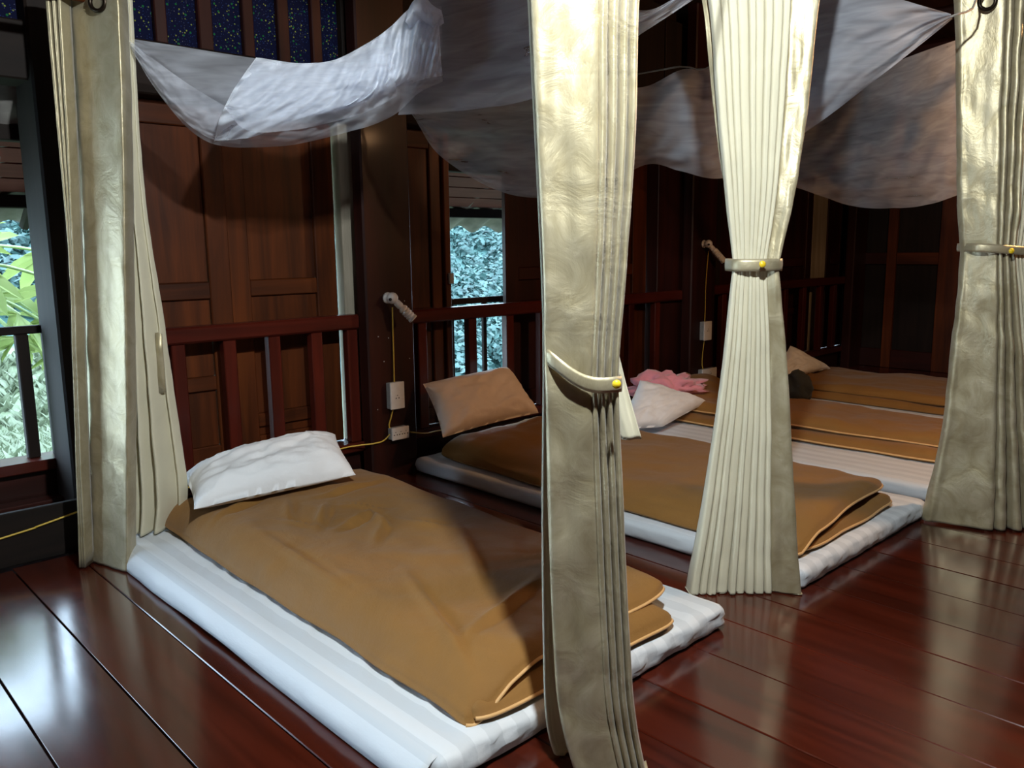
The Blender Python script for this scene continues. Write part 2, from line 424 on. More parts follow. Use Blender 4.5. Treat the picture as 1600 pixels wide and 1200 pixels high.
# window_4: far leaves
w4 = window('window_4', 6.0, 'dark closed shutters with railing in the far corner')
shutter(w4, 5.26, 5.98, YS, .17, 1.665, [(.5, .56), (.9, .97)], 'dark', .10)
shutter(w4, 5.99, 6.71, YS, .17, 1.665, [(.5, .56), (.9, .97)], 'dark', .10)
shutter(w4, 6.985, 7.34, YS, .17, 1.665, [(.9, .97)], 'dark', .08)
railing(w4, 4.95, 7.1, (5.2, 5.5, 5.8, 6.1, 6.4, 6.7, 6.95), top=.80)

# end wall: framed timber panels
XE = 7.36
wr_ = tag(box('wall_right', XE, XE + .06, -3.0, 3.4, -.03, 2.70, M['black_z'], None), 'far end wall of dark framed timber panels', None, None, 'structure')
for y0, y1, mk in ((3.18, 3.36, 'black_z'), (2.905, 2.985, 'brown_z'), (2.33, 2.56, 'brown_z'), (1.75, 1.86, 'dark_z'), (1.15, 1.28, 'dark_z'), (.5, .62, 'dark_z'), (-.2, -.08, 'dark_z')):
    box('stile', XE - .04, XE - .005, y0, y1, .0, 2.4, M[mk], wr_)
for y0, y1 in ((2.985, 3.18), (2.56, 2.905), (1.86, 2.33), (1.28, 1.75), (.62, 1.15), (-.08, .5)):
    for z0, z1 in ((.0, .16), (.90, 1.0), (1.75, 1.86)):
        box('cross_rail', XE - .032, XE - .005, y0, y1, z0, z1, M['brown_y'] if y0 == 2.56 and z0 > .5 else M['dark_y'], wr_)
# enclosing walls behind the camera and the ceiling
tag(box('wall_left', -2.66, -2.6, -3.0, 3.4, -.03, 2.70, M['dark_y'], None), 'dark wooden side wall to the left', None, None, 'structure')
tag(box('wall_front', -2.66, 7.42, -3.06, -3.0, -.03, 2.70, M['dark_x'], None), 'dark wooden wall facing the bed heads', None, None, 'structure')
ceil = tag(box('ceiling', -2.66, 7.42, -3.06, 3.44, 2.70, 2.76, M['ceiling'], None), 'dark boarded ceiling', None, None, 'structure')
for k in range(11): box('joist', -2.2 + k * .95, -2.1 + k * .95, -3.0, 3.36, 2.60, 2.70, M['dark_y'], ceil)

# ------------------------------------------------------------------ eaves and the hillside outside
eav = tag(empty('roof_eave', (3.0, 4.0, 1.3)), 'grey corrugated roof eave hanging outside the windows', 'roof', None, None)
verts = []; n = 440
for i in range(n + 1):
    x = -1.5 + 9.0 * i / n
    wv = .022 * math.cos(2 * math.pi * x / .235) + .006 * nz(x * 2, 1, 0)
    for (y, z) in ((4.22, 1.212), (4.05, 1.318), (3.70, 1.53), (3.40, 1.72)):
        verts.append((x, y + .02 * nz(x * 3, 0, 5), z + wv))
build('corrugated_sheet', verts, gridfaces(n, 3), M['roof'], eav, True, .012)
box('purlin', -1.5, 7.5, 3.99, 4.04, 1.27, 1.325, M['black_x'], eav)
box('purlin', -1.5, 7.5, 3.60, 3.66, 1.50, 1.56, M['black_x'], eav)
for k in range(4):
    v0 = []
    y0, y1 = 3.975 - k * .088, 3.895 - k * .088
    z0, z1 = 1.325 + (4.0 - y0) * .58, 1.325 + (4.0 - y1) * .58
    vs = [(-1.5, y0, z0), (7.5, y0, z0), (7.5, y1, z1), (-1.5, y1, z1)]
    build('soffit_board', vs, [(0, 1, 2, 3)], M['soffit'], eav, False, .01)
for x in (.98, 2.62, 4.3):
    v_, f_ = tube([(x, 3.42, 1.66), (x, 4.15, 1.20)], .022, 6); build('rafter', v_, f_, M['black_y'], eav)

# hillside terrain
def ground_z(x, y):
    d = max(0, y - 4.5); k = max(0, min(1, (x / max(y, 1) - .40) / .25))
    near = -1.5 - (.11 + .16 * k) * min(d, 20)
    return near + max(0, min(y, 62) - 24) * .46 + .25 * nz(x * .25, y * .25, 2)
nx, ny = 60, 60; verts = []
for i in range(nx + 1):
    for j in range(ny + 1):
        x = -12 + 62 * i / nx; y = 3.6 + 25 * (j / ny)
        verts.append((x, y, ground_z(x, y)))
gr = build('hill_ground', verts, gridfaces(nx, ny), M['grass']); tag(gr, 'grassy hillside below the windows', 'grass', None, 'stuff')
# forest crowns on the far slope, one mass of foliage
bm = bmesh.new(); bmesh.ops.create_icosphere(bm, subdivisions=1, radius=1)
ico_v = [v.co.copy() for v in bm.verts]; ico_f = [tuple(v.index for v in f.verts) for f in bm.faces]; bm.free()
verts = []
for i in range(nx + 1):
    for j in range(ny + 1):
        x = -14 + 92 * i / nx; y = 28.5 + 42 * (j / ny); verts.append((x, y, ground_z(x, y)))
faces = gridfaces(nx, ny)
rng = random.Random(3)
for k in range(2600):
    y = 30 + 32 * rng.random(); x = (rng.uniform(-.12, .5) if k % 3 else rng.uniform(.62, 1.12)) * y + rng.uniform(-2, 2)
    if k % 3 == 0 and k % 2: y = rng.uniform(20, 36); x = rng.uniform(.68, 1.05) * y
    r = rng.uniform(.5, 1.15); z = ground_z(x, y) + r * .4
    o0 = len(verts)
    for q in range(84):
        n_ = Vector((rng.gauss(0, 1), rng.gauss(0, 1), rng.gauss(.25, 1))).normalized()
        c_ = Vector((x, y, z)) + n_ * r * rng.uniform(.55, 1.1)
        n_ = (n_ + Vector((rng.uniform(-.6, .6), rng.uniform(-.6, .6), rng.uniform(-.2, .7)))).normalized()
        a_ = n_.orthogonal().normalized(); b_ = n_.cross(a_); w_ = rng.uniform(.09, .24)
        th = rng.uniform(0, 6.28); e1 = (a_ * math.cos(th) + b_ * math.sin(th)) * w_; e2 = (b_ * math.cos(th) - a_ * math.sin(th)) * w_ * .7
        k0 = len(verts)
        verts += [tuple(c_ - e1), tuple(c_ + e2), tuple(c_ + e1 * 1.2), tuple(c_ - e2)]
        faces.append((k0, k0 + 1, k0 + 2, k0 + 3))
    o0 = len(verts)
    for c_ in ico_v: verts.append((x + c_.x * r * .55, y + c_.y * r * .55, z + c_.z * r * .55))
    faces += [tuple(a + o0 for a in f) for f in ico_f]
fo = build('forest', verts, faces, M['forest'], None, False); tag(fo, 'dense forest with distance haze in its blue-green colour, covering the far hillside', 'forest', None, 'stuff')
# low bushes and grass tufts near the house
verts = []; faces = []
for k in range(6500):
    y = 6 + 22 * rng.random(); x = rng.uniform(-.05, .42) * y if k % 4 else rng.uniform(.62, 1.05) * y
    z = ground_z(x, y) - .02
    for q in range(3):
        a = rng.uniform(0, 6.28); h = rng.uniform(.12, .34) * (.6 + y * .035); w_ = rng.uniform(.05, .11) * (.6 + y * .035)
        lx, ly = math.cos(a), math.sin(a); o0 = len(verts)
        verts += [(x - ly * w_, y + lx * w_, z), (x + ly * w_, y - lx * w_, z), (x + lx * h * .3, y + ly * h * .3, z + h * .7), (x + lx * h * .8, y + ly * h * .8, z + h)]
        faces += [(o0, o0 + 1, o0 + 2), (o0, o0 + 2, o0 + 3)]
tg = build('undergrowth', verts, faces, M['grass'], None, False); tag(tg, 'pale green undergrowth on the slope below the left window', 'grass', None, 'stuff')

# papaya tree with big lobed leaves outside the left window
def papaya(base, crown_z, spots, label, seed):
    rg = random.Random(seed)
    t = empty('papaya_tree', base)
    top = (base[0] + .05, base[1] + .05, crown_z)
    v_, f_ = tube([base, (base[0], base[1], (base[2] + crown_z) / 2), top], .06, 10, 10, .6); build('trunk', v_, f_, M['stem'], t)
    for (lx, ly, lz, size, yaw, tilt) in spots:
        L = Vector((lx, ly, lz)); T = Vector(top)
        mid = (L + T) / 2 + Vector((0, 0, .10))
        v_, f_ = tube([tuple(T), tuple(mid), tuple(L)], .010, 6, 8); lf = build('leaf_stalk', v_, f_, M['stem'], t)
        pts = [(0, 0)]; NL = 7
        for q in range(NL):
            a = math.radians(-125 + 250 * q / (NL - 1)); ln = size * (1 - .25 * abs(q - 3) / 3)
            for (rr, da) in ((.45, -.20), (.62, -.13), (.60, -.20), (.82, -.10), (1.0, 0), (.82, .10), (.60, .20), (.62, .13), (.45, .20)):
                pts.append((ln * rr * math.cos(a + da), ln * rr * math.sin(a + da)))
            if q < NL - 1:
                am = math.radians(-125 + 250 * (q + .5) / (NL - 1)); pts.append((size * .26 * math.cos(am), size * .26 * math.sin(am)))
        mt = Matrix.Rotation(yaw, 3, 'Z') @ Matrix.Rotation(tilt, 3, 'Y')
        vs = []
        for (px, py) in pts:
            rr = math.hypot(px, py)
            vs.append(tuple(L + mt @ Vector((px, py, -.45 * rr * rr / size + .02 * math.sin(9 * math.atan2(py, px))))))
        fs = [(0, i, i + 1) for i in range(1, len(pts) - 1)]
        build('leaf', vs, fs, M['leaf'], t, False)
    tag(t, label, 'tree')
    return t
sp = []
rg = random.Random(11)
for k in range(25):
    sp.append((rg.uniform(.62, 1.42), rg.uniform(4.75, 5.5), rg.uniform(.52, 1.20), rg.uniform(.26, .40), rg.uniform(0, 6.28), rg.uniform(.1, 1.0)))
papaya((.62, 5.3, -1.35), .95, sp, 'papaya tree with large bright green lobed leaves outside the left window', 5)

# ------------------------------------------------------------------ beds
def rounded_box(dx, dy, dz, r, nx, ny, nz_):
    hx, hy, hz = dx / 2, dy / 2, dz / 2; vd = {}; V = []; F = []
    def vid(i, j, k):
        key = (i, j, k)
        if key not in vd:
            p = Vector((-hx + dx * i / nx, -hy + dy * j / ny, -hz + dz * k / nz_))
            c_ = Vector((max(-hx + r, min(hx - r, p.x)), max(-hy + r, min(hy - r, p.y)), max(-hz + r, min(hz - r, p.z))))
            d = p - c_
            if d.length > 1e-6: p = c_ + d.normalized() * r
            vd[key] = len(V); V.append(p)
        return vd[key]
    for i in range(nx):
        for j in range(ny):
            F.append((vid(i, j, nz_), vid(i + 1, j, nz_), vid(i + 1, j + 1, nz_), vid(i, j + 1, nz_)))
            F.append((vid(i, j, 0), vid(i, j + 1, 0), vid(i + 1, j + 1, 0), vid(i + 1, j, 0)))
    for k in range(nz_):
        for i in range(nx):
            F.append((vid(i, 0, k), vid(i + 1, 0, k), vid(i + 1, 0, k + 1), vid(i, 0, k + 1)))
            F.append((vid(i, ny, k), vid(i, ny, k + 1), vid(i + 1, ny, k + 1), vid(i + 1, ny, k)))
        for j in range(ny):
            F.append((vid(0, j, k), vid(0, j, k + 1), vid(0, j + 1, k + 1), vid(0, j + 1, k)))
            F.append((vid(nx, j, k), vid(nx, j + 1, k), vid(nx, j + 1, k + 1), vid(nx, j, k + 1)))
    return V, F
T = .072
def mattress(x0, x1, y0, y1, label, seed, wr=1.0):
    V, F = rounded_box(x1 - x0, y1 - y0, T, .026, 56, 110, 6)
    cx, cy = (x0 + x1) / 2, (y0 + y1) / 2; hx, hy = (x1 - x0) / 2, (y1 - y0) / 2; out = []
    for p in V:
        d = .0
        top = p.z > T / 2 - .004
        ex = hx - abs(p.x); ey = hy - abs(p.y)
        if top:
            p.z += .0035 * fbm(p.x * 4, p.y * 3, seed) * wr
            p.z += .0055 * wr * max(0, ridge(p.x * 2.2 + p.y * 1.1, p.y * 6 - p.x * 4, seed + 5) - .62) * 2.4 * min(1, max(0, (ex - .06) / .05))
            if seed == 1 and p.x < 0 and ex < .06: p.z -= .0035 * fbm(p.x * 4, p.y * 3, seed) * wr
        f = max(0, 1 - min(ex, ey) / .03)
        s = ridge(p.x * 9 + p.z * 26, p.y * 7 + p.z * 30, seed) * .5 + .5 * nz(p.x * 17 + p.z * 55, p.y * 15 + p.z * 60, seed + 4)
        k = .011 * s * f * wr * (.1 if seed == 1 and p.x < 0 and ex < ey else 1)
        if ex < ey: p.x += math.copysign(k, p.x)
        else: p.y += math.copysign(k * 1.3, p.y)
        out.append((cx + p.x, cy + p.y, T / 2 + max(p.z, -T / 2) + .001))
    o = build('floor_mattress', out, F, M['sheet'])
    return tag(o, label, 'mattress', 'thin floor mattresses')
m1 = mattress(.905, 1.955, 1.185, 3.165, 'thin white striped mattress nearest the camera under the ochre duvet with folded foot', 1, 1.2)
m2 = mattress(2.335, 3.365, 1.15, 3.175, 'thin white mattress behind the cream tied curtain, second from the camera', 2)
m3 = mattress(3.545, 4.61, 1.16, 3.15, 'thin white mattress with pinkish sheet, third from the camera', 3, .5)
m4 = mattress(5.02, 6.0, 1.2, 3.15, 'thin white mattress farthest away near the end wall', 4, .5)
# loose sheet edge hanging down the near long side of the first mattress
rows = []
for i in range(91):
    v = i / 90; y = 1.205 + 1.90 * v
    sag = .5 + .5 * nz(v * 5, 0, 3); out_ = .014 + .010 * max(0, nz(v * 5, 2, 1))
    low = .004 + .012 * max(0, nz(v * 3 + 3, 5, 1))
    wv = .006 * ridge(y * 3.1, 2, 9) + .005 * nz(y * 11, 4, 4)
    rows.append([(.945, y, T - .002), (.910 - .1 * out_, y, T - .006), (.890 - .55 * out_ - wv, y, .036), (.886 - out_, y, low)])
vs = [p for r in rows for p in spline(r, 8)]
sk = build('sheet_overhang', vs, gridfaces(90, 8), M['sheet'], m1, True, .003)

def quad(c, u, v):
    """bilinear: c = (a00, a10, a11, a01)"""
    return tuple((1 - u) * (1 - v) * a + u * (1 - v) * b_ + u * v * c_ + (1 - u) * v * d for a, b_, c_, d in zip(*c))
def puff(name, corners, base, thick, seed, parent, mat, extra=None, nu=60, nv=100, wob=.02, rad=.07, wr=1.0, pipe_edges=(), base_fn=None):
    """stuffed quilt layer over a plan quadrilateral; u = across, v = along the bed (foot 0)"""
    W_ = (Vector(corners[1]) - Vector(corners[0])).length; L_ = (Vector(corners[3]) - Vector(corners[0])).length
    top = []; bot = []; loop = {}
    for i in range(nu + 1):
        for j in range(nv + 1):
            u = .5 - .5 * math.cos(math.pi * i / nu); u = .55 * u + .45 * i / nu
            v = .5 - .5 * math.cos(math.pi * j / nv); v = .55 * v + .45 * j / nv
            x, y = quad(corners, u, v)
            eu = min(u, 1 - u); ev = min(v, 1 - v)
            cx = sum(c_[0] for c_ in corners) / 4; cy = sum(c_[1] for c_ in corners) / 4
            cc_ = .022 * (abs(2 * u - 1) ** 9) * (abs(2 * v - 1) ** 14); x += (cx - x) * cc_ * 1.6; y += (cy - y) * cc_
            wx = wob * nz(y * 3.1, seed, 1) * (1 - min(1, eu * 3)); wy = wob * nz(x * 3.7, seed, 7) * (1 - min(1, ev * 3))
            x += wx; y += wy
            d = min(eu * W_, ev * L_)
            # rounded plan corners
            prof = math.sqrt(max(0, 1 - (1 - min(1, d / rad)) ** 2))
            bz = base + (base_fn(x, y) if base_fn else 0)
            w1_ = fbm(x * 2.2 + seed, y * 1.7, seed) * .5 + ridge(x * 3.5 + y * 1.2, y * 2.2 - x, seed + 3) * .28
            w2_ = ridge(x * 8 + 2 * y, y * 6 - 3 * x, seed + 9) * .12
            seam = bz + thick * .36
            z = seam + thick * prof * (.60 + .42 * wr * (w1_ + w2_))
            if extra: z += extra(x, y, u, v) * prof
            top.append((x, y, z)); bot.append((x, y, seam - (seam - bz - .001) * min(1, prof * 1.3)))
            if i in (0, nu) or j in (0, nv): loop[(i, j)] = (x, y, seam)
    n = (nu + 1) * (nv + 1)
    F = gridfaces(nu, nv) + [tuple(reversed(f)) for f in gridfaces(nu, nv, n)]
    idx = lambda i, j: i * (nv + 1) + j
    ring = [(i, 0) for i in range(nu)] + [(nu, j) for j in range(nv)] + [(i, nv) for i in range(nu, 0, -1)] + [(0, j) for j in range(nv, 0, -1)]
    for a, b_ in zip(ring, ring[1:] + ring[:1]):
        F.append((idx(*b_), idx(*a), n + idx(*a), n + idx(*b_)))
    o = build(name, top + bot, F, mat, parent)
    E_ = {'foot': [(i, 0) for i in range(nu + 1)], 'right': [(nu, j) for j in range(nv + 1)], 'left': [(0, j) for j in range(nv + 1)], 'head': [(i, nv) for i in range(nu + 1)]}
    for e in pipe_edges:
        pts = []
        for k in E_[e]:
            p = loop[k]; pts.append(p)
        v_, f_ = tube(pts, .0045, 6); build('piping', v_, f_, M['piping'], o)
    return o
# --- duvet on the first bed: folded double, both ends at the foot
d1 = empty('duvet', (1.4, 2.1, T)); tag(d1, 'ochre brown duvet folded double on the nearest mattress', 'duvet', 'ochre duvets')
puff('lower_layer', [(1.03, 1.205), (1.735, 1.195), (1.88, 2.96), (1.05, 3.02)], T, .055, 11, d1, M['duvet'], pipe_edges=('foot', 'right'), wr=1.1)
def ex1(x, y, u, v):
    z = 0
    for (cx, cy, ang, ln, am) in ((1.40, 2.42, .9, .10, .016), (1.46, 2.30, .3, .08, .014), (1.52, 2.26, 1.4, .07, .012), (1.34, 2.55, 1.1, .09, .010), (1.62, 2.62, .1, .12, .010), (1.20, 1.55, 1.2, .2, .008), (1.35, 1.45, .3, .15, .010), (1.30, 2.40, 2.0, .06, .010), (1.55, 2.42, 2.2, .08, .010), (1.45, 2.15, .8, .09, .009), (1.60, 2.10, 1.9, .07, .008), (1.22, 2.70, .4, .10, .010), (1.50, 1.75, 1.0, .16, .006), (1.70, 1.60, 2.4, .14, .006), (1.14, 2.10, 1.5, .2, .006)):
        dx, dy = x - cx, y - cy; a = dx * math.cos(ang) + dy * math.sin(ang); b_ = -dx * math.sin(ang) + dy * math.cos(ang)
        z += 1.7 * am * math.exp(-(a / ln) ** 2) * (math.exp(-((b_ - .012) / .014) ** 2) - .8 * math.exp(-((b_ + .012) / .012) ** 2))
    z -= .012 * math.exp(-((x - 1.12) / .10) ** 2 - ((y - 1.30) / .14) ** 2)
    return z
puff('upper_layer', [(1.015, 1.215), (1.80, 1.265), (1.89, 2.93), (1.045, 3.03)], T + .048, .056, 12, d1, M['duvet'], ex1, 80, 130, pipe_edges=('foot', 'right'), wr=1.0,
     base_fn=lambda x, y: -.047 * max(0, min(1, (1.15 - x) / .11)) ** 1.5 - .020 * math.exp(-((x - 1.07) / .08) ** 2 - ((y - 1.22) / .07) ** 2) + .012 * math.exp(-((x - 1.25) / .06) ** 2 - ((y - 1.22) / .08) ** 2))
# --- second bed
d2 = empty('duvet', (2.8, 2.1, T)); tag(d2, 'ochre brown duvet lying full length on the second mattress behind the curtains', 'duvet', 'ochre duvets')
puff('lower_layer', [(2.44, 1.20), (3.20, 1.20), (3.26, 3.06), (2.43, 3.08)], T, .05, 21, d2, M['duvet'], pipe_edges=('foot', 'right'))
puff('upper_layer', [(2.37, 1.185), (3.24, 1.26), (3.27, 3.05), (2.40, 3.09)], T + .044, .055, 22, d2, M['duvet'],
     lambda x, y, u, v: .05 * math.exp(-((y - 2.85) / .16) ** 2) * (.6 + .6 * nz(x * 6, y * 9, 2)), pipe_edges=('foot',), wr=1.3,
     base_fn=lambda x, y: -.043 * max(0, min(1, (2.54 - x) / .12)) ** 1.5 + .016 * math.exp(-((x - 2.9) / .22) ** 2 - ((y - 1.22) / .10) ** 2))
# --- third bed
d3 = empty('duvet', (4.25, 2.1, T)); tag(d3, 'ochre brown duvet folded in a long strip on the third mattress', 'duvet', 'ochre duvets')
puff('lower_layer', [(3.93, 1.19), (4.56, 1.20), (4.57, 3.10), (3.86, 3.06)], T, .05, 31, d3, M['duvet'], pipe_edges=('left',))
puff('upper_layer', [(4.02, 1.21), (4.57, 1.22), (4.58, 3.12), (3.95, 3.05)], T + .045, .06, 32, d3, M['duvet'],
     lambda x, y, u, v: .08 * math.exp(-((y - 2.95) / .2) ** 2), pipe_edges=('left',), wr=1.4)
# --- fourth bed
d4 = empty('duvet', (5.55, 2.1, T)); tag(d4, 'ochre brown duvet on the farthest mattress by the end wall', 'duvet', 'ochre duvets')
puff('lower_layer', [(5.08, 1.25), (5.90, 1.25), (5.92, 3.05), (5.10, 3.05)], T, .05, 41, d4, M['duvet'])
puff('upper_layer', [(5.12, 1.26), (5.90, 1.26), (5.92, 3.03), (5.14, 3.04)], T + .045, .06, 42, d4, M['duvet'], wr=1.3)

# --- pillows
def pillow(corners, thick, mat, label, seed, up=None, wr=1.0):
    """corners: near-left, near-right, far-right, far-left of the seam, in space"""
    c = [Vector(p) for p in corners]
    nrm = ((c[1] - c[0]).cross(c[3] - c[0]) + (c[2] - c[3]).cross(c[2] - c[1])).normalized()
    nu, nv = 48, 40; top = []; bot = []
    for i in range(nu + 1):
        for j in range(nv + 1):
            a = -math.cos(math.pi * i / nu); b_ = -math.cos(math.pi * j / nv)
            a = .5 * a + .5 * (2 * i / nu - 1); b_ = .5 * b_ + .5 * (2 * j / nv - 1)
            aa = a * (1 - .045 * (1 - b_ * b_)); bb = b_ * (1 - .06 * (1 - a * a))
            p = Vector(quad(c, (aa + 1) / 2, (bb + 1) / 2))
            t = (max(0, 1 - a ** 4) * max(0, 1 - b_ ** 4)) ** .55
            w_ = .14 * fbm(a * 1.8 + seed, b_ * 1.8, seed) + .09 * ridge(a * 2.6 + b_ * 1.1 + seed, b_ * 3.2 - a, seed) + .05 * ridge(a * 7 + seed, b_ * 6 + a * 3, seed + 2)
            top.append(tuple(p + nrm * thick * (t * (.95 + wr * w_) + .012 * (1 - t) * nz(a * 5, b_ * 5, seed))))
            bot.append(tuple(p - nrm * thick * .34 * t * (1 + .2 * w_)))
    n = (nu + 1) * (nv + 1)
    F = gridfaces(nu, nv) + [tuple(reversed(f)) for f in gridfaces(nu, nv, n)]
    idx = lambda i, j: i * (nv + 1) + j
    ring = [(i, 0) for i in range(nu)] + [(nu, j) for j in range(nv)] + [(i, nv) for i in range(nu, 0, -1)] + [(0, j) for j in range(nv, 0, -1)]
    for a, b_ in zip(ring, ring[1:] + ring[:1]): F.append((idx(*b_), idx(*a), n + idx(*a), n + idx(*b_)))
    o = build('pillow', top + bot, F, mat)
    return tag(o, label, 'pillow')
pillow([(1.057, 2.698, 0.215), (1.684, 2.669, 0.215), (1.788, 2.980, 0.309), (1.163, 3.060, 0.234)], .095, M['pillow_white'], 'white pillow lying on the ochre duvet of the nearest bed', 2)
pillow([(2.332, 2.936, 0.210), (2.985, 2.952, 0.230), (2.933, 3.140, 0.460), (2.365, 3.120, 0.440)], .085, M['pillow_warm_lit'], 'pillow with warm lamplight in its colour, propped at the head of the second bed below the open window', 5)
pillow([(3.270, 2.678, 0.120), (3.554, 2.581, 0.120), (4.093, 2.646, 0.170), (3.643, 2.803, 0.340)], .07, M['pillow_white'], 'white pillow on the third bed with a pink towel behind it', 8)
pillow([(5.055, 2.804, 0.180), (5.220, 2.704, 0.180), (5.718, 2.679, 0.190), (5.358, 2.811, 0.380)], .06, M['pillow_white'], 'white pillow on the farthest bed in the dark corner', 9)
# towel and dark bag
def crumple(name, c, rx, ry, rz, seed, mat, amp=.35, fr=2.2, rot=0):
    bm = bmesh.new(); bmesh.ops.create_icosphere(bm, subdivisions=4, radius=1)
    V = []
    for v in bm.verts:
        p = v.co; q = 1 + amp * fbm(p.x * fr + seed, p.y * fr, p.z * fr, 4) + .2 * amp * ridge(p.x * 5 + seed, p.y * 5, p.z * 5)
        x, y, z = p.x * rx * q, p.y * ry * q, max(p.z, -.6) * rz * q
        V.append((c[0] + x * math.cos(rot) - y * math.sin(rot), c[1] + x * math.sin(rot) + y * math.cos(rot), c[2] + z))
    F = [tuple(v.index for v in f.verts) for f in bm.faces]; bm.free()
    return build(name, V, F, mat)
tag(crumple('towel', (3.964, 2.860, 0.249), .20, .09, .075, 3, M['towel'], .55, 2.6, -.5), 'crumpled pink towel thrown behind the pillow of the third bed', 'towel')
tag(crumple('bag', (4.559, 2.334, 0.235), .075, .08, .10, 8, M['bag'], .2, 1.5), 'small dark grey bag beside the cream curtain on the third bed', 'bag')

# ------------------------------------------------------------------ curtains
DH = Vector((.687, .726, 0)).normalized(); RH = Vector((DH.y, -DH.x, 0))
def curtain_part(name, rows, prof, D, depth_fn, parent, mat, nv=None, nz_=70, wrinkle=.004, seed=0, hem=.0):
    """rows: (z, left, right) down the curtain; prof: plan profile points (s 0..1, t) shared by all rows"""
    nv = nv or 14 * (len(prof) - 1)
    pc = spline(prof, nv)
    rr = spline(rows, nz_); verts = []
    for (z, l, r) in rr:
        dep = depth_fn(z)
        for k, (s, t) in enumerate(pc):
            a = l + (r - l) * s
            w_ = wrinkle * (fbm(a * 9 + seed, z * 5, t * 2, 3) + .8 * ridge(a * 6 + seed, z * 9 + a * 5, seed))
            tt = D + t * dep + w_
            zz = z + hem * nz(a * 30, seed, 0) * max(0, 1 - z / .1)
            p = RH * a + DH * tt
            verts.append((p.x, p.y, max(zz, .004)))
    return build(name, verts, gridfaces(nz_, nv), mat, parent, True, .003)
def pleats(s0, s1, n, t0, t1, lead=.5):
    out = []
    for k in range(n):
        a = s0 + (s1 - s0) * k / n; w_ = (s1 - s0) / n
        j = .12 * math.sin(k * 5.3 + n); out += [(a + .05 * w_, t1), (a + (.20 + j) * w_, t0 + .04), (a + (.5 + j) * w_, t0 - .06), (a + (.80 + j * .5) * w_, t0 + .04), (a + .95 * w_, t1)]
    return out
def flat_pleats(s0, s1, widths, t0, t1):
    out = []; a = s0; tot = sum(widths)
    for k, w0 in enumerate(widths):
        w_ = (s1 - s0) * w0 / tot; j = .06 * math.sin(k * 2.7)
        out += [(a + .03 * w_, t1), (a + .12 * w_, t0 + j), (a + .5 * w_, t0 - .07 + j), (a + .88 * w_, t0 + j), (a + .97 * w_, t1)]
        a += w_
    return out
def tieback(parent, za, zb, l, r, D, dep, h=.034, name='tieback', front_sag=.0):
    """satin band around the gathered cloth; za/zb heights at left and right"""
    n = 40; V = []; l = l * (D + dep * .45); r = r * (D + dep * .45)
    for i in range(n + 1):
        th = math.pi * (1 - i / n) * 2
        a = (l + r) / 2 + (r - l) / 2 * math.cos(th); sn = math.sin(th); t = dep * .62 * -math.copysign(abs(sn) ** .4, sn)
        f = (a - l) / (r - l); front = max(0, math.sin(th))
        z = za + (zb - za) * f - front_sag * front * math.sin(math.pi * max(0, min(1, f)))
        for k in range(5):
            bul = .0015 * math.sin(math.pi * k / 4)
            p = RH * (a + bul * math.cos(th)) + DH * (D + dep * .45 + t - bul * math.sin(th))
            V.append((p.x, p.y, z + h * (k / 4 - .5)))
    return build(name, V, gridfaces(n, 4), M['gold'], parent, True, .003)
def button(parent, pos, axis, r=.008):
    v_, f_ = lathe([(r * .9, 0), (r, .003), (r * .8, .006), (.0, .007)], pos, axis, 14)
    return build('button', v_, f_, M['yellow_button'], parent)
def torus(c, axis, R_, r_, n=28, k=8):
    ax = Vector(axis).normalized(); a = ax.orthogonal().normalized(); b_ = ax.cross(a); V = []; F = []
    for i in range(n):
        th = 2 * math.pi * i / n; e = a * math.cos(th) + b_ * math.sin(th)
        for j in range(k):
            ph = 2 * math.pi * j / k
            V.append(tuple(Vector(c) + e * (R_ + r_ * math.cos(ph)) + ax * (r_ * math.sin(ph))))
    for i in range(n):
        for j in range(k):
            F.append((i * k + j, ((i + 1) % n) * k + j, ((i + 1) % n) * k + (j + 1) % k, i * k + (j + 1) % k))
    return V, F

# --- left curtain
cL = empty('curtain', (.88, 2.96, 0)); tag(cL, 'gold satin curtain hanging straight beside the open left window', 'curtain', 'tied satin curtains')
DL = 2.72
rowsL = [(1.913, -1.376, -1.185), (1.801, -1.381, -1.189), (1.473, -1.392, -1.206), (1.069, -1.415, -1.235), (0.645, -1.439, -1.265), (0.198, -1.476, -1.304), (-0.001, -1.496, -1.324)]
rowsLf = [(1.920, -1.426, -1.374), (1.807, -1.433, -1.383), (1.477, -1.435, -1.396), (1.070, -1.436, -1.419), (0.643, -1.463, -1.446), (0.006, -1.507, -1.483)]
rowsLc = [(1.936, -1.232, -1.212), (1.483, -1.262, -1.227), (1.216, -1.280, -1.233), (0.852, -1.307, -1.220), (0.518, -1.333, -1.212), (0.218, -1.354, -1.205), (0.081, -1.366, -1.234)]
curtain_part('gold_panel', rowsL, [(-.14, 1.1), (-.06, .8), (.08, .5), (.5, -.12), (.92, -.72), (1, -.62), (.98, .2)], DL, lambda z: .07, cL, M['gold'], 60, 90, .0035, 1)
curtain_part('gold_folds', rowsLf, pleats(0, 1, 3, -.3, .8), DL, lambda z: .05, cL, M['gold'], 60, 70, .002, 2)
curtain_part('cream_panel', rowsLc, [(0, .0), (.15, .35), (.3, .1), (.45, .5), (.62, .25), (.8, .9), (.92, .8), (1, 1.1)], DL + .06, lambda z: .04 + .12 * max(0, 1 - z / 1.5), cL, M['cream'], 70, 80, .004, 3)
